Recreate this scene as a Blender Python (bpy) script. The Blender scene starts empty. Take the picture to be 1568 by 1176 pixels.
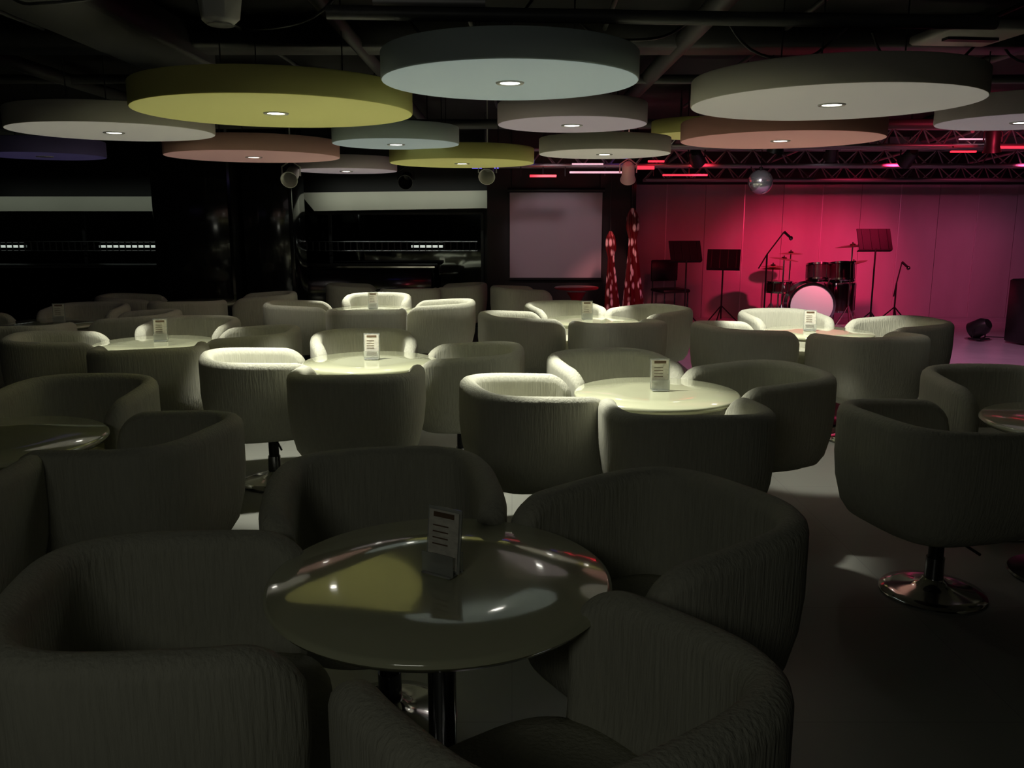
import bpy, math, random
from mathutils import Vector, Matrix
random.seed(4)
sc = bpy.context.scene
sc.view_settings.view_transform = 'Standard'
sc.view_settings.look = 'None'

# ---------------------------------------------------------------- materials
def mat(name, col, rough=0.6, metal=0.0, emit=None, es=0.0, noise=None, bump=None, coat=0.0, trans=0.0, spec=None):
    m = bpy.data.materials.new(name); m.use_nodes = True
    nt = m.node_tree; b = nt.nodes['Principled BSDF']
    b.inputs['Base Color'].default_value = (*col, 1)
    b.inputs['Roughness'].default_value = rough
    b.inputs['Metallic'].default_value = metal
    if spec is not None: b.inputs['Specular IOR Level'].default_value = spec
    if coat: b.inputs['Coat Weight'].default_value = coat; b.inputs['Coat Roughness'].default_value = 0.05
    if trans: b.inputs['Transmission Weight'].default_value = trans
    if emit:
        b.inputs['Emission Color'].default_value = (*emit, 1)
        b.inputs['Emission Strength'].default_value = es
    tc = nt.nodes.new('ShaderNodeTexCoord')
    if noise:
        sx, sy, sz, amt = noise
        mp = nt.nodes.new('ShaderNodeMapping'); mp.inputs['Scale'].default_value = (sx, sy, sz)
        n = nt.nodes.new('ShaderNodeTexNoise'); n.inputs['Scale'].default_value = 1.0; n.inputs['Detail'].default_value = 5
        r = nt.nodes.new('ShaderNodeMapRange'); r.inputs['To Min'].default_value = 1-amt; r.inputs['To Max'].default_value = 1+amt
        r.inputs['From Min'].default_value = .25; r.inputs['From Max'].default_value = .75
        h = nt.nodes.new('ShaderNodeVectorMath'); h.operation = 'SCALE'; h.inputs[0].default_value = col
        nt.links.new(tc.outputs['Object'], mp.inputs[0]); nt.links.new(mp.outputs[0], n.inputs['Vector'])
        nt.links.new(n.outputs['Fac'], r.inputs['Value']); nt.links.new(r.outputs[0], h.inputs['Scale'])
        nt.links.new(h.outputs[0], b.inputs['Base Color'])
    if bump:
        sx, sy, sz, st, dist = bump
        mp = nt.nodes.new('ShaderNodeMapping'); mp.inputs['Scale'].default_value = (sx, sy, sz)
        n = nt.nodes.new('ShaderNodeTexNoise'); n.inputs['Scale'].default_value = 1.0; n.inputs['Detail'].default_value = 4
        bp = nt.nodes.new('ShaderNodeBump'); bp.inputs['Strength'].default_value = st; bp.inputs['Distance'].default_value = dist
        nt.links.new(tc.outputs['Object'], mp.inputs[0]); nt.links.new(mp.outputs[0], n.inputs['Vector'])
        nt.links.new(n.outputs['Fac'], bp.inputs['Height']); nt.links.new(bp.outputs[0], b.inputs['Normal'])
    return m

M = {}
M['fabric'] = mat('crinkled_cream_fabric', (.52,.52,.43), .95, noise=(90,90,9,.07), bump=(100,100,10,.6,.008), spec=.12)
M['chrome'] = mat('chrome', (.75,.75,.75), .12, 1)
M['dchrome'] = mat('dark_chrome', (.25,.25,.26), .18, 1)
M['black'] = mat('black_plastic', (.015,.015,.016), .4)
M['blackmat'] = mat('black_paint', (.012,.012,.013), .8, noise=(2,2,2,.4))
M['tabletop'] = mat('cream_lacquer_tabletop', (.62,.64,.44), .09, coat=.8, noise=(3,3,3,.06))
M['acrylic'] = mat('acrylic', (.85,.88,.85), .08, trans=.7)
M['card'] = mat('menu_card', (.75,.72,.64), .6, noise=(40,40,90,.2))
M['print'] = mat('card_print', (.16,.10,.06), .6)
M['white'] = mat('white_paint', (.6,.6,.57), .5)
M['pipe'] = mat('painted_pipe', (.075,.075,.078), .5, metal=.2)
M['truss'] = mat('aluminium_truss', (.30,.29,.30), .45, metal=.6)
M['red'] = mat('red_lacquer', (.45,.02,.03), .25)
M['redwrap'] = mat('drum_wrap', (.03,.012,.016), .15, coat=.5)
M['drumhead'] = mat('drum_head', (.85,.83,.85), .5)
M['brass'] = mat('cymbal_brass', (.65,.45,.2), .25, 1)
M['lens'] = mat('downlight_lens', (1,1,1), .3, emit=(1,.97,.86), es=14)
M['mirror'] = mat('mirror_facets', (.85,.85,.88), .18, .85)
M['speaker'] = mat('speaker_grille', (.03,.03,.032), .7, bump=(200,200,200,.5,.003))

# ---------------------------------------------------------------- mesh builder
class MB:
    def __init__(s): s.v=[]; s.f=[]; s.m=[]; s.mats=[]; s.flat=[]
    def mi(s, k):
        if k not in s.mats: s.mats.append(k)
        return s.mats.index(k)
    def add(s, vs, fs, k, flat=False, T=None):
        o=len(s.v); i=s.mi(k)
        for p in vs:
            p=Vector(p)
            if T is not None: p = T @ p
            s.v.append(tuple(p))
        for f in fs: s.f.append([o+a for a in f]); s.m.append(i); s.flat.append(flat)
    def loops(s, rings, k, closed=True, cap0=True, cap1=True, T=None, flat=False, mf=None):
        n=len(rings[0]); vs=[p for r in rings for p in r]; fs=[]
        for i in range(len(rings)-1):
            for j in range(n if closed else n-1):
                a=i*n+j; b=i*n+(j+1)%n
                fs.append([a,b,b+n,a+n])
        if closed and cap0: fs.append(list(range(n))[::-1])
        if closed and cap1: fs.append([(len(rings)-1)*n+j for j in range(n)])
        s.add(vs,fs,k,flat,T)
    def lathe(s, prof, k, c=(0,0,0), n=32, T=None, flat=False, cap=True):
        rings=[[(c[0]+r*math.cos(2*math.pi*j/n), c[1]+r*math.sin(2*math.pi*j/n), c[2]+z) for j in range(n)] for r,z in prof]
        s.loops(rings,k,True,cap,cap,T,flat)
    def tube(s, pts, r, k, n=10, T=None, r2=None):
        pts=[Vector(p) for p in pts]; rings=[]
        up=None
        for i,p in enumerate(pts):
            d=(pts[min(i+1,len(pts)-1)]-pts[max(i-1,0)]).normalized()
            if up is None: up=Vector((0,0,1)) if abs(d.z)<.9 else Vector((1,0,0))
            a=d.cross(up).normalized(); b=a.cross(d).normalized(); up=b
            rr = r if r2 is None else r+(r2-r)*i/(len(pts)-1)
            rings.append([tuple(p+a*rr*math.cos(2*math.pi*j/n)+b*rr*math.sin(2*math.pi*j/n)) for j in range(n)])
        s.loops(rings,k,True,True,True,T)
    def box(s, c, d, k, T=None, bev=0.0):
        x,y,z=[q/2 for q in d]
        if bev<=0:
            vs=[(c[0]+a*x,c[1]+b*y,c[2]+e*z) for e in(-1,1) for a,b in((-1,-1),(1,-1),(1,1),(-1,1))]
            s.add(vs,[[3,2,1,0],[4,5,6,7],[0,1,5,4],[1,2,6,5],[2,3,7,6],[3,0,4,7]],k,True,T)
        else:
            rings=[]
            for zz,ins in((-z,bev),(-z+bev,0),(z-bev,0),(z,bev)):
                X=x-ins; Y=y-ins; q=bev
                pts=[(-X+q,-Y),(X-q,-Y),(X,-Y+q),(X,Y-q),(X-q,Y),(-X+q,Y),(-X,Y-q),(-X,-Y+q)]
                rings.append([(c[0]+a,c[1]+b,c[2]+zz) for a,b in pts])
            s.loops(rings,k,True,True,True,T,True)
    def mesh(s, name):
        me=bpy.data.meshes.new(name); me.from_pydata(s.v,[],s.f)
        for k in s.mats: me.materials.append(M[k] if isinstance(k,str) else k)
        me.polygons.foreach_set('material_index', s.m)
        me.polygons.foreach_set('use_smooth', [not q for q in s.flat])
        me.update()
        import bmesh
        bm=bmesh.new(); bm.from_mesh(me); bmesh.ops.recalc_face_normals(bm,faces=bm.faces); bm.to_mesh(me); bm.free()
        try: me.set_sharp_from_angle(angle=math.radians(48))
        except Exception: pass
        return me
def obj(name, me, loc=(0,0,0), rz=0, sc_=(1,1,1)):
    o=bpy.data.objects.new(name, me); sc.collection.objects.link(o)
    o.location=loc; o.rotation_euler=(0,0,rz); o.scale=sc_
    return o
def simple(name, fn, loc=(0,0,0), rz=0):
    b=MB(); fn(b); return obj(name,b.mesh(name),loc,rz)

# ---------------------------------------------------------------- room shell
CEIL=2.75
def floor_mat():
    m=mat('grey_stone_tiles',(.2,.2,.185),.42)
    nt=m.node_tree; b=nt.nodes['Principled BSDF']
    tc=nt.nodes.new('ShaderNodeTexCoord'); br=nt.nodes.new('ShaderNodeTexBrick')
    br.offset=0; br.inputs['Scale'].default_value=1.0; br.inputs['Brick Width'].default_value=.8; br.inputs['Row Height'].default_value=.8
    br.inputs['Mortar Size'].default_value=.002
    br.inputs['Color1'].default_value=(.25,.255,.23,1); br.inputs['Color2'].default_value=(.235,.24,.215,1); br.inputs['Mortar'].default_value=(.18,.18,.17,1)
    nt.links.new(tc.outputs['Object'],br.inputs['Vector']); nt.links.new(br.outputs['Color'],b.inputs['Base Color'])
    return m
M['floor']=floor_mat()
M['ceil']=mat('black_ceiling',(.012,.012,.013),.85,noise=(1,1,1,.5))
M['wallblk']=mat('black_wall_panel',(.008,.008,.009),.5,noise=(1,1,1,.4))
M['glossblk']=mat('black_glass_panel',(.010,.010,.012),.14,coat=.2)
M['stagefloor']=mat('stage_floor',(.5,.48,.52),.22,noise=(3,3,3,.1))
M['stagewall']=mat('stage_wall_panels',(.5,.47,.5),.5,noise=(.8,.8,.3,.3),bump=(3,3,3,.15,.02))
M['batten']=mat('metal_batten',(.8,.75,.8),.3,metal=.4)
M['beige']=mat('beige_soffit',(.5,.5,.42),.6,noise=(1,1,1,.1))
M['darkglass']=mat('tinted_window_glass',(.10,.11,.11),.04,metal=1)
M['screen']=mat('projection_screen_fabric',(.62,.56,.60),.8)

simple('floor', lambda b:b.box((0,5.4,-.05),(16.4,15,.1),'floor'))
simple('ceiling', lambda b:b.box((0,5.4,CEIL+.05),(16.4,15,.1),'ceil'))
simple('wall_left', lambda b:b.box((-8.1,5.4,CEIL/2),(.2,15,CEIL),'wallblk'))
simple('wall_right', lambda b:b.box((8.1,5.4,CEIL/2),(.2,15,CEIL),'wallblk'))
simple('wall_front', lambda b:b.box((0,-2.0,CEIL/2),(16,.2,CEIL),'wallblk'))
simple('wall_back', lambda b:b.box((-3.15,12.6,CEIL/2),(9.7,.2,CEIL),'wallblk'))
def stagewall(b):
    b.box((4.85,12.9,CEIL/2),(6.3,.2,CEIL),'wallblk')
    n=11; w=6.3/n
    for i in range(n):
        b.box((1.7+w*(i+.5),12.78,CEIL/2),(w-.006,.04,CEIL-.01),'stagewall')
        if i%2: b.box((1.7+w*i,12.755,CEIL/2),(.012,.012,CEIL-.01),'batten')
simple('wall_stage', stagewall)
simple('stage_platform', lambda b:(b.box((4.85,10.22,.065),(6.28,5.05,.11),'stagefloor'), b.box((4.85,7.685,.06),(6.28,.02,.12),'blackmat')))
simple('trim_2', lambda b:b.box((4.85,12.72,2.32),(6.25,.06,.5),'blackmat'))

# windows in the dark back wall
def windows(b):
    for x0,x1 in ((-7.9,-6.2),(-6.15,-4.4),(-4.35,-2.65),(-2.6,-.45)):
        b.box(((x0+x1)/2,12.46,1.1),(x1-x0,.03,1.1),'darkglass')
        for z in (.55,1.65): b.box(((x0+x1)/2,12.45,z),(x1-x0+.05,.06,.03),'black')
    for x in (-7.9,-6.17,-4.37,-2.62,-.43): b.box((x,12.45,1.1),(.04,.07,1.1),'black')
simple('window_1', windows)
def soffit(b):
    b.box((-6.0,12.3,1.78),(3.9,.38,.2),'beige')
    vs=[]
    for y in (12.05,12.48):
        vs+=[(-2.95,y,1.93),(-2.75,y,1.68),(-.32,y,1.72),(-.32,y,1.96)]
    b.add(vs,[[0,1,2,3],[7,6,5,4],[0,4,5,1],[1,5,6,2],[2,6,7,3],[3,7,4,0]],'beige',True)
simple('trim_1', soffit)
M['led']=mat('led_strip_cool',(1,1,1),.4,emit=(.85,.95,.85),es=.5)
def strip(b):
    for x0,x1 in ((-7.6,-7.05),(-5.95,-5.05),(-1.45,-1.0)):
        b.box(((x0+x1)/2,12.40,1.185),(x1-x0,.02,.035),'led')
    b.tube([(-7.9,12.36,1.25),(-.5,12.36,1.25)],.01,'dchrome')
    b.tube([(-7.9,12.36,1.12),(-.5,12.36,1.12)],.01,'dchrome')
    x=-7.9
    while x<-.5:
        b.tube([(x,12.36,1.12),(x,12.36,1.25)],.01,'black',6); x+=.09
simple('window_rail_light', strip)
simple('bar_counter', lambda b:(b.box((-4.4,11.9,.45),(6.6,.4,.9),'glossblk',bev=.01), b.box((-4.4,11.88,.93),(6.7,.5,.05),'black',bev=.01), b.box((-4.4,11.625,.93),(6.7,.01,.02),'chrome')))

# columns
simple('column', lambda b:(b.box((-3.62,10.2,CEIL/2),(.86,.9,CEIL),'glossblk',bev=.01), b.box((-3.17,9.75,CEIL/2),(.03,.03,CEIL-.01),'chrome')))
simple('column', lambda b:(b.box((-2.85,10.4,CEIL/2),(.56,.7,CEIL),'glossblk',bev=.01), b.box((-2.56,10.04,CEIL/2),(.03,.03,CEIL-.01),'dchrome')))

# partition with projection screen
simple('wall_partition', lambda b:(b.box((.62,11.75,CEIL/2),(1.9,.5,CEIL),'wallblk'),b.box((1.6,11.7,CEIL/2),(.06,.6,CEIL),'glossblk')))
def scr(b):
    b.box((.58,11.44,1.36),(1.22,.012,1.14),'screen')
    b.tube([(-.06,11.44,1.94),(1.22,11.44,1.94)],.03,'black')
    b.box((.58,11.44,.785),(1.25,.03,.025),'black')
    b.tube([(.0,11.46,1.95),(.0,11.46,CEIL)],.006,'black'); b.tube([(1.16,11.46,1.95),(1.16,11.46,CEIL)],.006,'black')
simple('projection_screen', scr)

# ---------------------------------------------------------------- tub chair
def chair_mesh():
    b=MB()
    a_=.312; bb=.325; n=3.4
    def pt(th,a=a_,bq=bb):
        c=math.cos(th); s=math.sin(th)
        return Vector((a*math.copysign(abs(c)**(2/n),c), bq*math.copysign(abs(s)**(2/n),s)-.02))
    th0=math.radians(42); th1=math.radians(-222)
    N=88; P=[pt(th0+(th1-th0)*i/N) for i in range(N+1)]
    L=[0]
    for i in range(N): L.append(L[-1]+(P[i+1]-P[i]).length)
    tot=L[-1]; h=.042; rings=[]
    for i,p in enumerate(P):
        d=(P[min(i+1,N)]-P[max(i-1,0)]).normalized(); nrm=Vector((d.y,-d.x))
        if nrm.dot(p)<0: nrm=-nrm
        e=min(L[i],tot-L[i])
        R=.13
        k=1 if e>=R else math.sqrt(max(0,1-(1-e/R)**2))
        top=.755 + .035*max(0.0,math.sin(math.pi*L[i]/tot))**1.2
        top=top-.13*(1-k)
        hh=h*(.45+.55*min(1,math.sqrt(max(0,1-(1-min(e/.05,1))**2))))
        bot=.315
        prof=[]
        prof.append((-hh*.6-.055,bot)); prof.append((hh-.10,bot)); prof.append((hh-.065,bot+.015)); prof.append((hh-.035,bot+.06)); prof.append((hh-.01,bot+.16)); prof.append((hh,bot+.26))
        for q in range(7):
            an=math.pi*q/6
            prof.append((hh*math.cos(an), top-hh+hh*math.sin(an)))
        prof.append((-hh,bot+.24)); prof.append((-hh-.02,bot+.1))
        rings.append([(p.x+nrm.x*o, p.y+nrm.y*o, z) for o,z in prof])
    b.loops(rings,'fabric')
    def ring(sc1,z,dy=0.0):
        return [tuple((*(pt(2*math.pi*j/48)*sc1+Vector((0,dy))),z)) for j in range(48)]
    b.loops([ring(.5,.30),ring(.78,.305,.0),ring(.87,.33,.01),ring(.9,.38,.01),ring(.9,.435,.01),ring(.86,.455,.01),ring(.7,.465,.01),ring(.3,.47)],'fabric')
    b.lathe([(.12,.29),(.12,.302)],'black')
    b.lathe([(.03,.12),(.03,.29)],'black',n=20)
    b.lathe([(.038,.03),(.036,.16)],'dchrome',n=20)
    b.lathe([(.205,0),(.21,.006),(.205,.014),(.16,.022),(.09,.034),(.055,.05),(.04,.07)],'chrome',n=48)
    b.tube([(.03,0,.27),(.12,.02,.26),(.2,.03,.245)],.006,'black',8)
    return b.mesh('tub_chair')
CH=chair_mesh()
def chair(x,y,tx,ty,off=0):
    rz=math.atan2(-(tx-x),(ty-y))+math.radians(off)
    return obj('tub_chair',CH,(x,y,0),rz)

def table_mesh():
    b=MB()
    b.lathe([(.05,.655),(.365,.662),(.40,.672),(.41,.684),(.408,.694),(.398,.70),(.2,.7005)],'tabletop',n=80)
    b.lathe([(.1,.645),(.1,.657)],'dchrome')
    b.lathe([(.035,.04),(.035,.645)],'dchrome',n=24)
    b.lathe([(.235,0),(.24,.008),(.235,.016),(.15,.028),(.07,.045),(.04,.07)],'dchrome',n=48)
    return b.mesh('cocktail_table')
TB=table_mesh()
def sign_mesh():
    b=MB()
    b.box((0,0,.004),(.085,.06,.006),'acrylic',bev=.002)
    T=Matrix.Rotation(math.radians(-6),4,'X')
    b.box((0,0,.083),(.098,.004,.155),'acrylic',T=T)
    b.box((0,-.004,.083),(.086,.002,.14),'card',T=T)
    b.box((0,.004,.083),(.086,.002,.14),'card',T=T)
    for s_ in (-1,1):
        b.box((0,s_*.0056,.142),(.06,.0008,.012),'print',T=T)
        for z in (.115,.1,.085,.07): b.box((-.008,s_*.0056,z),(.045,.0008,.003),'print',T=T)
        b.box((0,s_*.0056,.035),(.06,.0008,.022),'print',T=T)
    b.box((0,-.02,.03),(.09,.003,.05),'acrylic'); b.box((0,.02,.03),(.09,.003,.05),'acrylic')
    return b.mesh('menu_holder')
SG=sign_mesh()
def table(x,y,sx=0,sy=0,srz=0,sign=True):
    obj('cocktail_table',TB,(x,y,0))
    if sign: obj('menu_holder',SG,(x+sx,y+sy,.7015),srz)

T1=(-.172,1.91); table(*T1,.005,.01,-.55)
chair(-.69,1.72,*T1,-8); chair(.06,1.40,*T1,12); chair(.355,2.17,*T1,6); chair(-.38,2.42,*T1,-12)
T2=(.72,4.15); table(*T2,.02,.02,.05)
chair(.15,3.99,*T2); chair(.735,3.58,*T2); chair(1.22,4.30,*T2); chair(.58,4.70,*T2)
T3=(-.86,5.1); table(*T3,.0,.05,.0)
chair(-1.42,4.90,*T3); chair(-.82,4.47,*T3); chair(-.31,5.1,*T3); chair(-1.0,5.68,*T3)
T4=(-2.5,5.9); table(*T4,.02,.05,.2)
chair(-2.29,5.32,*T4); chair(-3.02,5.72,*T4); chair(-1.9,5.98,*T4); chair(-2.5,6.52,*T4)
T5=(-1.35,8.2); table(*T5,.0,.05,.1)
chair(-1.97,8.1,*T5); chair(-1.3,7.6,*T5); chair(-.74,8.2,*T5); chair(-1.4,8.82,*T5)
T6=(.68,7.27); table(*T6,-.03,.05,.1)
chair(.82,6.68,*T6); chair(.12,7.10,*T6); chair(1.18,7.55,*T6); chair(.5,7.86,*T6)
T7=(2.36,6.5); table(*T7,-.05,.05,-.1)
chair(1.77,6.33,*T7); chair(2.46,5.88,*T7); chair(2.98,6.60,*T7); chair(2.3,7.1,*T7)
T8=(-2.02,3.21); table(*T8,-.1,.0,.2,False)
chair(-1.45,3.10,*T8); chair(-1.90,2.58,*T8); chair(-2.05,3.83,*T8); chair(-2.64,3.1,*T8)
T9=(2.44,3.5); table(*T9,.1,.0,.2)
chair(1.765,3.34,*T9); chair(2.46,4.12,*T9); chair(3.05,3.6,*T9); chair(2.5,2.88,*T9)
T10=(-3.85,7.1); table(*T10,.05,.0,.2)
chair(-3.75,6.46,*T10); chair(-4.48,7.0,*T10); chair(-3.22,7.15,*T10); chair(-3.9,7.72,*T10)
T11=(-3.3,9.0); table(*T11,.0,.0,.1,False)
chair(-3.2,8.4,*T11); chair(-2.7,9.1,*T11); chair(-3.92,8.9,*T11)
T12=(-1.3,10.6); table(*T12,.0,.0,.1,False)
chair(-1.9,10.5,*T12); chair(-.7,10.55,*T12); chair(-1.2,10.0,*T12)
chair(.15,10.1,.8,10.3)

# ---------------------------------------------------------------- disc pendants
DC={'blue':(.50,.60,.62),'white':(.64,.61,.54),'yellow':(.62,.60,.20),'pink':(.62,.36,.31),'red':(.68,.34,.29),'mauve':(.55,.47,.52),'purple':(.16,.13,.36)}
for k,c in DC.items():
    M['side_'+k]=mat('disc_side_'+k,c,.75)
    M['bot_'+k]=mat('disc_bounce_glow_'+k,c,.75,emit=c,es=.2 if k!='purple' else .08)  # faint emission stands in for light bounced up onto the undersides
def disc(x,y,z,D,k,P=60,lit=True,aim=(0,0),cone=56,nm='disc_pendant_lamp'):
    b=MB(); r=D/2; th=.13
    b.lathe([(r-.004,.0),(r,.006),(r,th-.006),(r-.005,th)],'side_'+k,n=96)
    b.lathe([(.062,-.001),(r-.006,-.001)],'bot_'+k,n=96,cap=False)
    b.lathe([(.05,-.006),(.066,-.008),(.07,-.003),(.07,.0)],'white',n=40,cap=False)
    b.lathe([(.0005,-.002),(.05,-.003)],'lens' if lit else 'black',n=40,cap=False)
    for a in (0,2.1,4.2):
        b.tube([(r*.5*math.cos(a),r*.5*math.sin(a),th),(r*.5*math.cos(a),r*.5*math.sin(a),CEIL-z)],.004,'black',6)
    b.lathe([(.05,th),(.05,th+.03)],'black')
    o=obj(nm,b.mesh(nm),(x,y,z))
    if lit:
        l=bpy.data.lights.new('downlight','SPOT'); l.energy=P; l.spot_size=math.radians(cone); l.spot_blend=.4
        l.shadow_soft_size=.04; l.color=(1,.98,.84)
        lo=bpy.data.objects.new('downlight',l); sc.collection.objects.link(lo); lo.parent=o; lo.location=(0,0,-.03)
        lo.rotation_euler=Vector((aim[0],aim[1],-1.45)).to_track_quat('-Z','Y').to_euler()
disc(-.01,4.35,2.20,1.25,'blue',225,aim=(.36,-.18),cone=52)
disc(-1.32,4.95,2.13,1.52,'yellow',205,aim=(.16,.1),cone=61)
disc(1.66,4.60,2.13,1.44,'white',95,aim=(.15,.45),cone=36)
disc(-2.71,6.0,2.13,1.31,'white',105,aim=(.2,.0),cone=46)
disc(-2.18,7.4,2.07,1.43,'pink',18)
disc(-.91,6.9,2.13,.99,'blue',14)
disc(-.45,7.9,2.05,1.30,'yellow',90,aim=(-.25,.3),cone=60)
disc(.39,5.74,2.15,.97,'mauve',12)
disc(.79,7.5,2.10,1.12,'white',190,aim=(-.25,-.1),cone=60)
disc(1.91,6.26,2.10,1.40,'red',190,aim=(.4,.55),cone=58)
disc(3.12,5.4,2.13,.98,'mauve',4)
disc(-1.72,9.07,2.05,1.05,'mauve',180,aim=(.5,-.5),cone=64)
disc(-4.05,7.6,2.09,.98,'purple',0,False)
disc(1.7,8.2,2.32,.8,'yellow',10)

# ---------------------------------------------------------------- ceiling services
def pipes(b):
    b.tube([(-8,3.7,2.55),(8,3.7,2.55)],.05,'pipe')
    b.tube([(-8,6.8,2.6),(8,6.8,2.6)],.035,'pipe')
    b.tube([(-8,8.9,2.5),(8,8.9,2.5)],.05,'pipe')
    b.tube([(-.8,3.9,2.42),(2.2,4.1,2.42)],.03,'pipe')
    b.tube([(-.62,4.05,2.5),(-.12,4.07,2.5)],.04,'truss')
    b.tube([(-.95,-1.8,2.6),(-.95,12.4,2.6)],.04,'pipe')
    b.tube([(1.05,-1.8,2.62),(1.05,12.4,2.62)],.06,'pipe')
    b.tube([(3.2,-1.8,2.6),(3.2,12.4,2.6)],.03,'pipe')
    b.tube([(-3.4,-1.8,2.6),(-3.4,9.6,2.6)],.05,'pipe')
    b.box((5.2,6,2.6),(.7,9,.28),'pipe',bev=.02)
    b.box((-5.6,6,2.6),(.6,9,.28),'pipe',bev=.02)
    b.box((0,5.6,2.66),(12,.3,.16),'pipe',bev=.02)
    b.box((-2.2,4.6,2.62),(.5,2.6,.2),'pipe',bev=.02)
    for x in (-2.9,-1.7,-.3,.5,1.6,2.7): b.tube([(x,3.0,2.68),(x+.15,9,2.68)],.015,'pipe',8)
    for k in range(7):
        x0=-2.4+k*.9
        pts=[(x0+.7*t, 4.0+.25*k+.08*math.sin(9*t), 2.62-(.16+.05*(k%3))*math.sin(math.pi*t)) for t in [i/14 for i in range(15)]]
        b.tube(pts,.008,'black' if k%2 else 'pipe',8)
simple('ceiling_pipework', pipes)
simple('ceiling_vent', lambda b:(b.box((0,0,0),(.46,.46,.05),'white',bev=.01),b.box((0,0,-.03),(.3,.06,.02),'black')),(2.55,5.0,2.56),.1)
simple('ceiling_speaker', lambda b:(b.lathe([(.05,-.1),(.075,-.08),(.09,.02),(.12,.1),(.12,.13)],'white',n=6,flat=True),b.lathe([(.0005,-.105),(.05,-.1)],'black',n=24),b.tube([(0,0,.13),(0,0,.37)],.02,'black')),(-1.13,3.5,2.38))

# stage rig
M['redled']=mat('red_led_bar',(1,.1,.1),.4,emit=(1,.03,.06),es=1.6)
M['whled']=mat('white_led_bar',(1,1,1),.4,emit=(1,.6,.75),es=.8)
M['blled']=mat('blue_led_bar',(.2,.2,1),.4,emit=(.2,.15,1),es=.8)
def rig(b):
    for y,z,x0,x1 in ((8.9,2.28,1.6,7.9),(10.0,2.16,-.4,7.9),(11.2,2.06,1.7,7.9)):
        for dy,dz in ((-.12,0),(.12,0),(0,.18)):
            b.tube([(x0,y+dy,z+dz),(x1,y+dy,z+dz)],.02,'truss',8)
        x=x0; k=0
        while x<x1-.3:
            b.tube([(x,y-.12,z),(x+.15,y,z+.18),(x+.3,y+.12,z)],.009,'truss',6)
            b.tube([(x,y+.12,z),(x+.15,y,z+.18),(x+.3,y-.12,z)],.009,'truss',6)
            x+=.3
        for xx in (x0+.1,(x0+x1)/2,x1-.1): b.tube([(xx,y,z+.18),(xx,y,CEIL)],.012,'pipe',8)
    for x in (2.0,3.3,4.6,5.9,7.2): b.tube([(x,8.8,2.42),(x,11.3,2.28)],.02,'truss',8)
    for (x,z,L,k,t) in ((1.0,2.08,.7,'whled',.02),(.35,2.04,.3,'redled',.025),(1.95,2.05,.5,'redled',.02),(.85,2.17,.35,'whled',.016),(1.5,2.13,.2,'redled',.035),(-.3,2.13,.3,'blled',.02),(.1,2.2,.3,'blled',.035),(1.62,2.2,.18,'redled',.02),(1.2,2.24,.2,'blled',.02)):
        b.box((x,9.84,z),(L,.03,t),k)
    b.box((5.1,8.75,2.26),(.5,.04,.02),'redled'); b.box((4.6,8.75,2.34),(.3,.03,.012),'whled'); b.box((4.5,8.75,2.22),(.25,.03,.015),'redled')
    for x in (.1,.35,.6,1.05,1.6,2.0,2.7): b.tube([(x,9.87,2.04),(x,9.88,2.3)],.006,'black',6)
    for x in (4.4,4.8,5.2,5.5): b.tube([(x,8.76,2.26),(x,8.78,2.3)],.006,'black',6)
simple('stage_lighting_truss', rig)
def parcan(x,y,z,tgt,col,P,size=60,k='black',up=.15,blend=.6):
    b=MB(); d=(Vector(tgt)-Vector((x,y,z))).normalized()
    q=d.to_track_quat('-Z','Y').to_matrix().to_4x4()
    b.lathe([(.04,.13),(.065,.1),(.07,-.05),(.085,-.1),(.08,-.1),(.065,-.06)],k,n=24,T=q,cap=False)
    b.lathe([(.0005,.135),(.04,.13)],k,n=24,T=q,cap=False)
    b.tube([(-.09,0,0),(-.09,0,up*.6),(0,0,up),(.09,0,up*.6),(.09,0,0)],.008,k,6)
    b.tube([(0,0,up),(0,0,CEIL-z)],.008,k,6)
    if P>0:
        lm=mat('par_lens',col,.4,emit=col,es=2)
        b.lathe([(.0005,-.05),(.062,-.05)],lm,n=24,T=q,cap=False)
    o=obj('stage_spotlight',b.mesh('stage_spotlight'),(x,y,z))
    if P>0:
        l=bpy.data.lights.new('par_beam','SPOT'); l.energy=P; l.spot_size=math.radians(size); l.spot_blend=blend; l.color=col; l.shadow_soft_size=.05
        lo=bpy.data.objects.new('par_beam',l); sc.collection.objects.link(lo); lo.parent=o
        lo.rotation_euler=d.to_track_quat('-Z','Y').to_euler(); lo.location=d*.12
parcan(2.0,9.5,2.22,(3.3,12.8,.9),(1,.02,.06),70,62,blend=1)
parcan(4.3,9.5,2.22,(4.4,12.8,.75),(1,.028,.12),380,58,blend=1)
parcan(5.8,9.5,2.22,(5.9,12.8,.75),(1,.09,.26),110,66,blend=1)
parcan(7.2,9.5,2.22,(7.2,12.8,.8),(.75,.22,.45),38,72,blend=1)
parcan(4.7,8.6,2.3,(4.9,8.9,0),(.9,.36,.6),80,105)
parcan(2.6,8.6,2.3,(2.3,9.4,0),(.85,.12,.45),50,95)
parcan(3.5,9.6,2.3,(4.0,11.4,.45),(1,.8,.9),110,24)  # added spot, whitens the drum heads
parcan(4.6,7.9,2.42,(4.4,11.0,2.3),(1,.05,.12),16,100)  # added red wash so the truss pipes show
parcan(1.0,8.4,2.42,(1.0,11.0,2.35),(1,.12,.16),10,90)  # same kind of added red wash, left end of the truss
parcan(1.25,9.4,2.05,(1.4,10.6,.9),(1,.3,.3),50,50,'white')
parcan(.4,8.9,2.3,(.58,11.44,1.3),(1,.82,.92),22,36)  # added can, there only to brighten the screen
parcan(2.3,8.2,2.3,(2.73,9.55,1.95),(1,.9,.95),24,14)  # added pin spot to make the mirror ball sparkle
parcan(-.25,8.9,2.02,(-.3,8.0,1.6),(1,1,1),0,60,'white')
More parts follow.
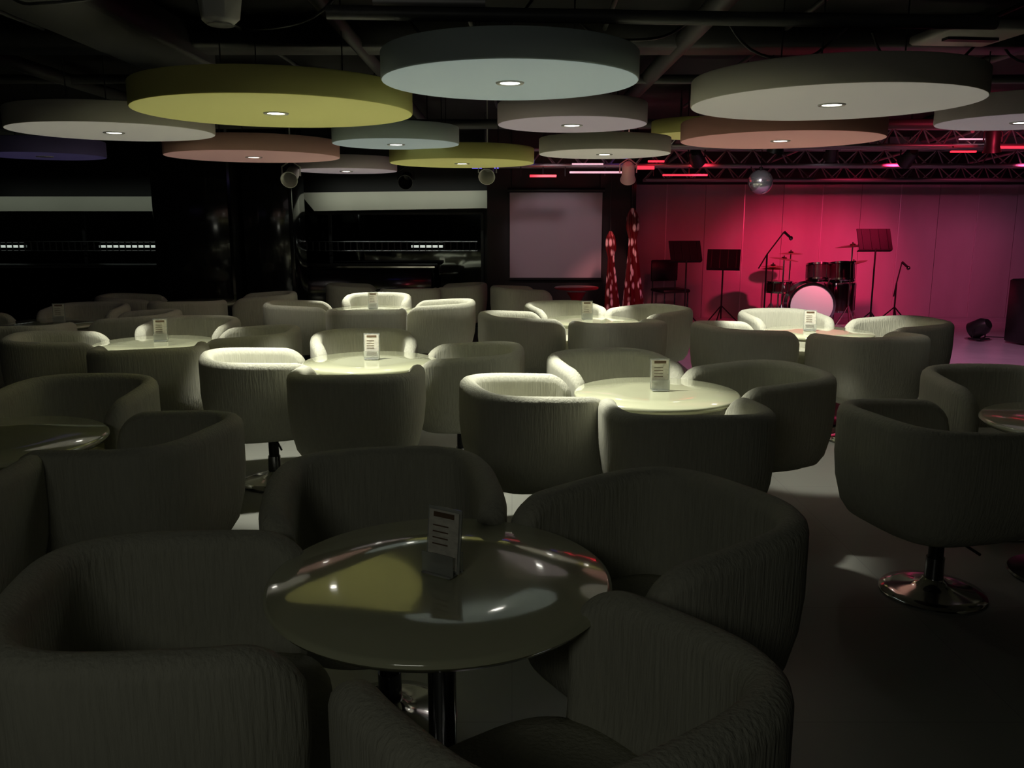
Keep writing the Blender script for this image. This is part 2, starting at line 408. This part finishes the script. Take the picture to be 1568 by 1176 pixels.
parcan(-2.2,8.7,1.98,(-2.2,7,1.2),(1,1,1),0,60,'white')
parcan(-1.2,9.9,2.0,(-1.2,7,1.0),(1,1,1),0,60)
parcan(5.3,8.2,2.1,(5.2,9.2,1),(1,1,1),0,60,'white')

def ball(b):
    b.lathe([(max(.0005,.135*math.sin(math.pi*i/14)),-.135*math.cos(math.pi*i/14)) for i in range(15)],'mirror',n=26,flat=True)
    b.lathe([(.02,.125),(.02,.16)],'black',n=12); b.tube([(0,0,.15),(0,0,CEIL-1.95)],.005,'black',6)
simple('mirror_ball', ball, (2.72,9.55,1.96))

def seq():
    m=mat('sequin_fabric',(.3,.02,.03),.3)
    nt=m.node_tree; b=nt.nodes['Principled BSDF']
    tc=nt.nodes.new('ShaderNodeTexCoord'); v=nt.nodes.new('ShaderNodeTexVoronoi'); v.inputs['Scale'].default_value=18
    mp=nt.nodes.new('ShaderNodeMapping'); mp.inputs['Scale'].default_value=(1,1,.45); mp.inputs['Rotation'].default_value=(0,.6,0)
    cr=nt.nodes.new('ShaderNodeValToRGB'); cr.color_ramp.elements[0].color=(.95,.75,.78,1); cr.color_ramp.elements[0].position=.25
    cr.color_ramp.elements[1].color=(.12,.005,.01,1); cr.color_ramp.elements[1].position=.45
    nt.links.new(tc.outputs['Object'],mp.inputs[0]); nt.links.new(mp.outputs[0],v.inputs['Vector']); nt.links.new(v.outputs['Distance'],cr.inputs[0]); nt.links.new(cr.outputs[0],b.inputs['Base Color'])
    b.inputs['Metallic'].default_value=.3
    return m
M['sequin']=seq()
def curtain(b,H,r0):
    rings=[]; key=[(0,1.1),(.25,1.0),(.5,.7),(.7,.42),(.78,.35),(.86,.6),(.95,.5),(1.0,.15)]
    for i in range(49):
        t=i/48; z=t*H
        for (t0,a0),(t1,a1) in zip(key,key[1:]):
            if t0<=t<=t1: r=r0*(a0+(a1-a0)*(t-t0)/(t1-t0))
        ring=[]
        for j in range(48):
            a=2*math.pi*j/48; rr=r*(1+.22*math.sin(7*a+4*t))
            ring.append((rr*math.cos(a)-.05*t,rr*.7*math.sin(a),z))
        rings.append(ring)
    b.loops(rings,'sequin')
    b.tube([(-.05,0,H-.03),(-.05,0,CEIL)],.006,'black',6)
simple('sequin_curtain', lambda b:curtain(b,1.70,.12),(1.545,10.75,.0))
simple('sequin_curtain', lambda b:curtain(b,1.42,.095),(1.25,10.5,.0))

simple('red_bar_table', lambda b:(b.lathe([(.02,.72),(.26,.735),(.27,.75),(.26,.76),(.02,.762)],'red',n=40),b.lathe([(.12,.70),(.07,.62),(.03,.5),(.03,.06),(.05,.03),(.2,.01),(.2,0)],'red',n=24)),(.78,10.3,0))

# ---------------------------------------------------------------- stage props
def tripod(b,h,k='black',r=.28):
    for a in (0.3,2.4,4.5):
        b.tube([(0,0,.28),(r*math.cos(a),r*math.sin(a),.01)],.009,k,6)
    b.tube([(0,0,.1),(0,0,h)],.011,k,8)
def mstand(b,h=1.15):
    tripod(b,h)
    T=Matrix.Translation((0,0,h))@Matrix.Rotation(math.radians(-22),4,'X')
    b.box((0,0,.12),(.44,.012,.27),'blackmat',T=T); b.box((0,.03,-.02),(.44,.06,.01),'blackmat',T=T)
    for x in (-.16,-.05,.06,.17): b.box((x,-.01,.12),(.012,.01,.26),'black',T=T)
SZ=.128
for x,y,rz in ((2.30,11.3,.2),(2.86,11.6,-.3)): simple('music_stand', lambda b:mstand(b,.92 if x<2.5 else .80),(x,y,SZ),rz)
simple('music_stand', lambda b:mstand(b,1.08),(4.55,10.75,SZ),.1)
def mic(b,h=1.2,dx=.3):
    tripod(b,h)
    b.tube([(-dx*.5,0,h-.18),(0,0,h),(dx,0,h+.28)],.009,'black',8)
    b.tube([(dx,0,h+.28),(dx+.07,0,h+.22)],.016,'black',10)
    b.lathe([(.001,-.03),(.022,-.015),(.026,0),(.02,.02),(.001,.03)],'dchrome',(dx+.09,0,h+.2),n=14)
simple('microphone_stand', lambda b:mic(b,1.0,.2),(3.24,10.9,SZ),0)
simple('microphone_stand', lambda b:mic(b,.60,.05),(5.14,11.4,SZ),0)
def drums(b):
    Rx=Matrix.Rotation(math.radians(90),4,'X')
    T=Matrix.Translation((0,0,.31))@Rx
    b.lathe([(.28,-.2),(.28,.2)],'redwrap',n=40,T=T)
    for z in (-.2,.2): b.lathe([(.275,z-.02),(.305,z-.02),(.305,z+.02),(.275,z+.02)],'chrome',n=40,T=T,cap=False)
    b.lathe([(.0005,.205),(.275,.205)],'drumhead',n=40,T=T,cap=False); b.lathe([(.0005,-.205),(.275,-.205)],'drumhead',n=40,T=T,cap=False)
    def tom(c,r,h,tilt):
        T=Matrix.Translation(c)@Matrix.Rotation(math.radians(tilt),4,'X')
        b.lathe([(r,-h/2),(r,h/2)],'redwrap',n=32,T=T)
        for z in(-h/2,h/2): b.lathe([(r-.005,z-.012),(r+.012,z-.012),(r+.012,z+.012),(r-.005,z+.012)],'chrome',n=32,T=T,cap=False)
        b.lathe([(.0005,h/2+.004),(r-.005,h/2+.004)],'drumhead',n=32,T=T,cap=False)
        for q in range(6):
            a=q*math.pi/3; b.tube([(r*1.06*math.cos(a),r*1.06*math.sin(a),-h/2),(r*1.06*math.cos(a),r*1.06*math.sin(a),h/2)],.005,'chrome',6,T=T)
    tom((.1,.02,.74),.15,.2,-12); tom((.40,.05,.74),.165,.22,-12)
    tom((.48,.42,.38),.2,.38,0); tom((-.36,.30,.52),.18,.14,0)
    b.tube([(.24,0,.58),(.24,0,.78)],.014,'chrome'); b.tube([(.1,.02,.7),(.24,0,.72),(.38,.05,.7)],.01,'chrome')
    for a in (0,2.1,4.2):
        b.tube([(.48+.2*math.cos(a),.42+.2*math.sin(a),.01),(.48+.2*math.cos(a),.42+.2*math.sin(a),.4)],.008,'chrome',6)
        b.tube([(-.36,.30,.25),(-.36+.18*math.cos(a),.30+.18*math.sin(a),.01)],.008,'chrome',6)
        b.tube([(.1,.9,.25),(.1+.2*math.cos(a),.9+.2*math.sin(a),.01)],.01,'chrome',6)
    b.tube([(-.36,.30,.2),(-.36,.30,.46)],.012,'chrome'); b.tube([(.1,.9,.2),(.1,.9,.46)],.02,'chrome')
    b.lathe([(.1,.46),(.17,.47),(.18,.52),(.14,.54),(.01,.545)],'black',(.1,.9,0),n=28)
    for (x,y,h,r,t) in ((-.36,-.02,.92,.19,8),(.50,-.05,1.10,.22,-6),(-.20,.45,.98,.16,0),(.62,.35,.86,.18,-14),(-.46,.25,.78,.16,0),(-.46,.25,.81,.16,0)):
        for a in (.5,2.6,4.7): b.tube([(x,y,.3),(x+.16*math.cos(a),y+.16*math.sin(a),.01)],.009,'chrome',6)
        b.tube([(x,y,.2),(x,y,h+.04)],.010,'chrome',8)
        T=Matrix.Translation((x,y,h))@Matrix.Rotation(math.radians(t),4,'Y')
        b.lathe([(.005,.022),(.03,.02),(.04,.006),(r*.6,0),(r,-.014),(r,-.016),(.03,.002)],'brass',n=40,T=T)
simple('drum_kit', drums,(4.02,11.5,SZ),-.15)
def chairx(b):
    b.box((0,0,.45),(.42,.42,.05),'black',bev=.015); b.box((0,.2,.72),(.42,.03,.3),'black',bev=.01)
    for x in(-.18,.18):
        b.tube([(x,-.18,0),(x,-.18,.44)],.012,'dchrome',8); b.tube([(x,.2,0),(x,.2,.85)],.012,'dchrome',8)
simple('stage_chair', chairx,(2.25,12.1,SZ),.3)
def spk(b):
    b.box((0,0,.38),(.42,.4,.74),'black',bev=.02); b.box((0,-.205,.38),(.36,.012,.66),'speaker')
    b.lathe([(.15,0),(.13,.01),(.05,-.01),(.0005,-.012)],'dchrome',n=32,T=Matrix.Translation((0,-.213,.24))@Matrix.Rotation(math.radians(90),4,'X'))
    b.lathe([(.08,0),(.07,.01),(.02,0),(.0005,.01)],'dchrome',n=32,T=Matrix.Translation((0,-.213,.58))@Matrix.Rotation(math.radians(90),4,'X'))
    b.tube([(-.05,0,.75),(-.05,0,.79),(.05,0,.79),(.05,0,.75)],.01,'dchrome',8)
simple('loudspeaker', spk,(6.1,9.9,SZ),.3)
def flood(b):
    b.box((0,0,.015),(.2,.16,.02),'black',bev=.005)
    b.tube([(-.12,0,.03),(-.12,0,.14)],.008,'black'); b.tube([(.12,0,.03),(.12,0,.14)],.008,'black')
    b.lathe([(.06,.12),(.1,.06),(.11,-.1),(.09,-.1),(.08,-.04),(.0005,-.04)],'black',n=24,T=Matrix.Translation((0,0,.15))@Matrix.Rotation(math.radians(60),4,'X'))
    b.tube([(.1,.05,.01),(.3,.1,.008),(.45,-.05,.008),(.7,.1,.008)],.006,'black',6)
simple('floor_spotlight', flood,(5.65,10.2,SZ),.5)
def monitor(b):
    vs=[]
    for x in(-.25,.25): vs+=[(x,-.15,.0),(x,.17,.0),(x,.15,.26),(x,-.02,.28)]
    b.add(vs,[[0,1,2,3],[7,6,5,4],[0,4,5,1],[1,5,6,2],[2,6,7,3],[3,7,4,0]],'black',True)
    b.add([(-.22,-.147,.04),(.22,-.147,.04),(.22,-.034,.25),(-.22,-.034,.25)],[[0,1,2,3]],'speaker',True)
simple('stage_monitor', monitor,(3.6,10.2,SZ),.1)

# ---------------------------------------------------------------- fill lighting
def area(name,loc,tgt,P,sx,sy,col,spread=180):
    l=bpy.data.lights.new(name,'AREA'); l.shape='RECTANGLE'; l.size=sx; l.size_y=sy; l.energy=P; l.color=col; l.spread=math.radians(spread)
    o=bpy.data.objects.new(name,l); sc.collection.objects.link(o); o.location=loc
    o.rotation_euler=(Vector(tgt)-Vector(loc)).to_track_quat('-Z','Y').to_euler()
area('behind_camera_fill',(-.9,-1.0,2.2),(-.5,3.2,1.9),3.3,.9,.4,(1,1,.84))  # unseen fill added behind camera for near chair backs and disc sides
area('soffit_fill',(-1.5,11.4,2.3),(-1.5,12.05,1.82),1.7,2.4,.08,(.95,1,.85),60)  # added fill without a fixture, brightens the beige soffit
area('soffit_fill',(-6.0,11.4,2.3),(-6.0,12.1,1.78),.9,3.0,.08,(.9,1,.85),60)  # matching added fill for the left soffit
w=bpy.data.worlds.new('World'); sc.world=w; w.use_nodes=True
w.node_tree.nodes['Background'].inputs[0].default_value=(.5,.6,.5,1); w.node_tree.nodes['Background'].inputs[1].default_value=.01

cam=bpy.data.cameras.new('Camera'); cam.sensor_width=36; cam.lens=36*1300/1568
co=bpy.data.objects.new('Camera',cam); sc.collection.objects.link(co)
co.location=(0,0,1.53); co.rotation_euler=(math.radians(90-10.8),0,0)
sc.camera=co
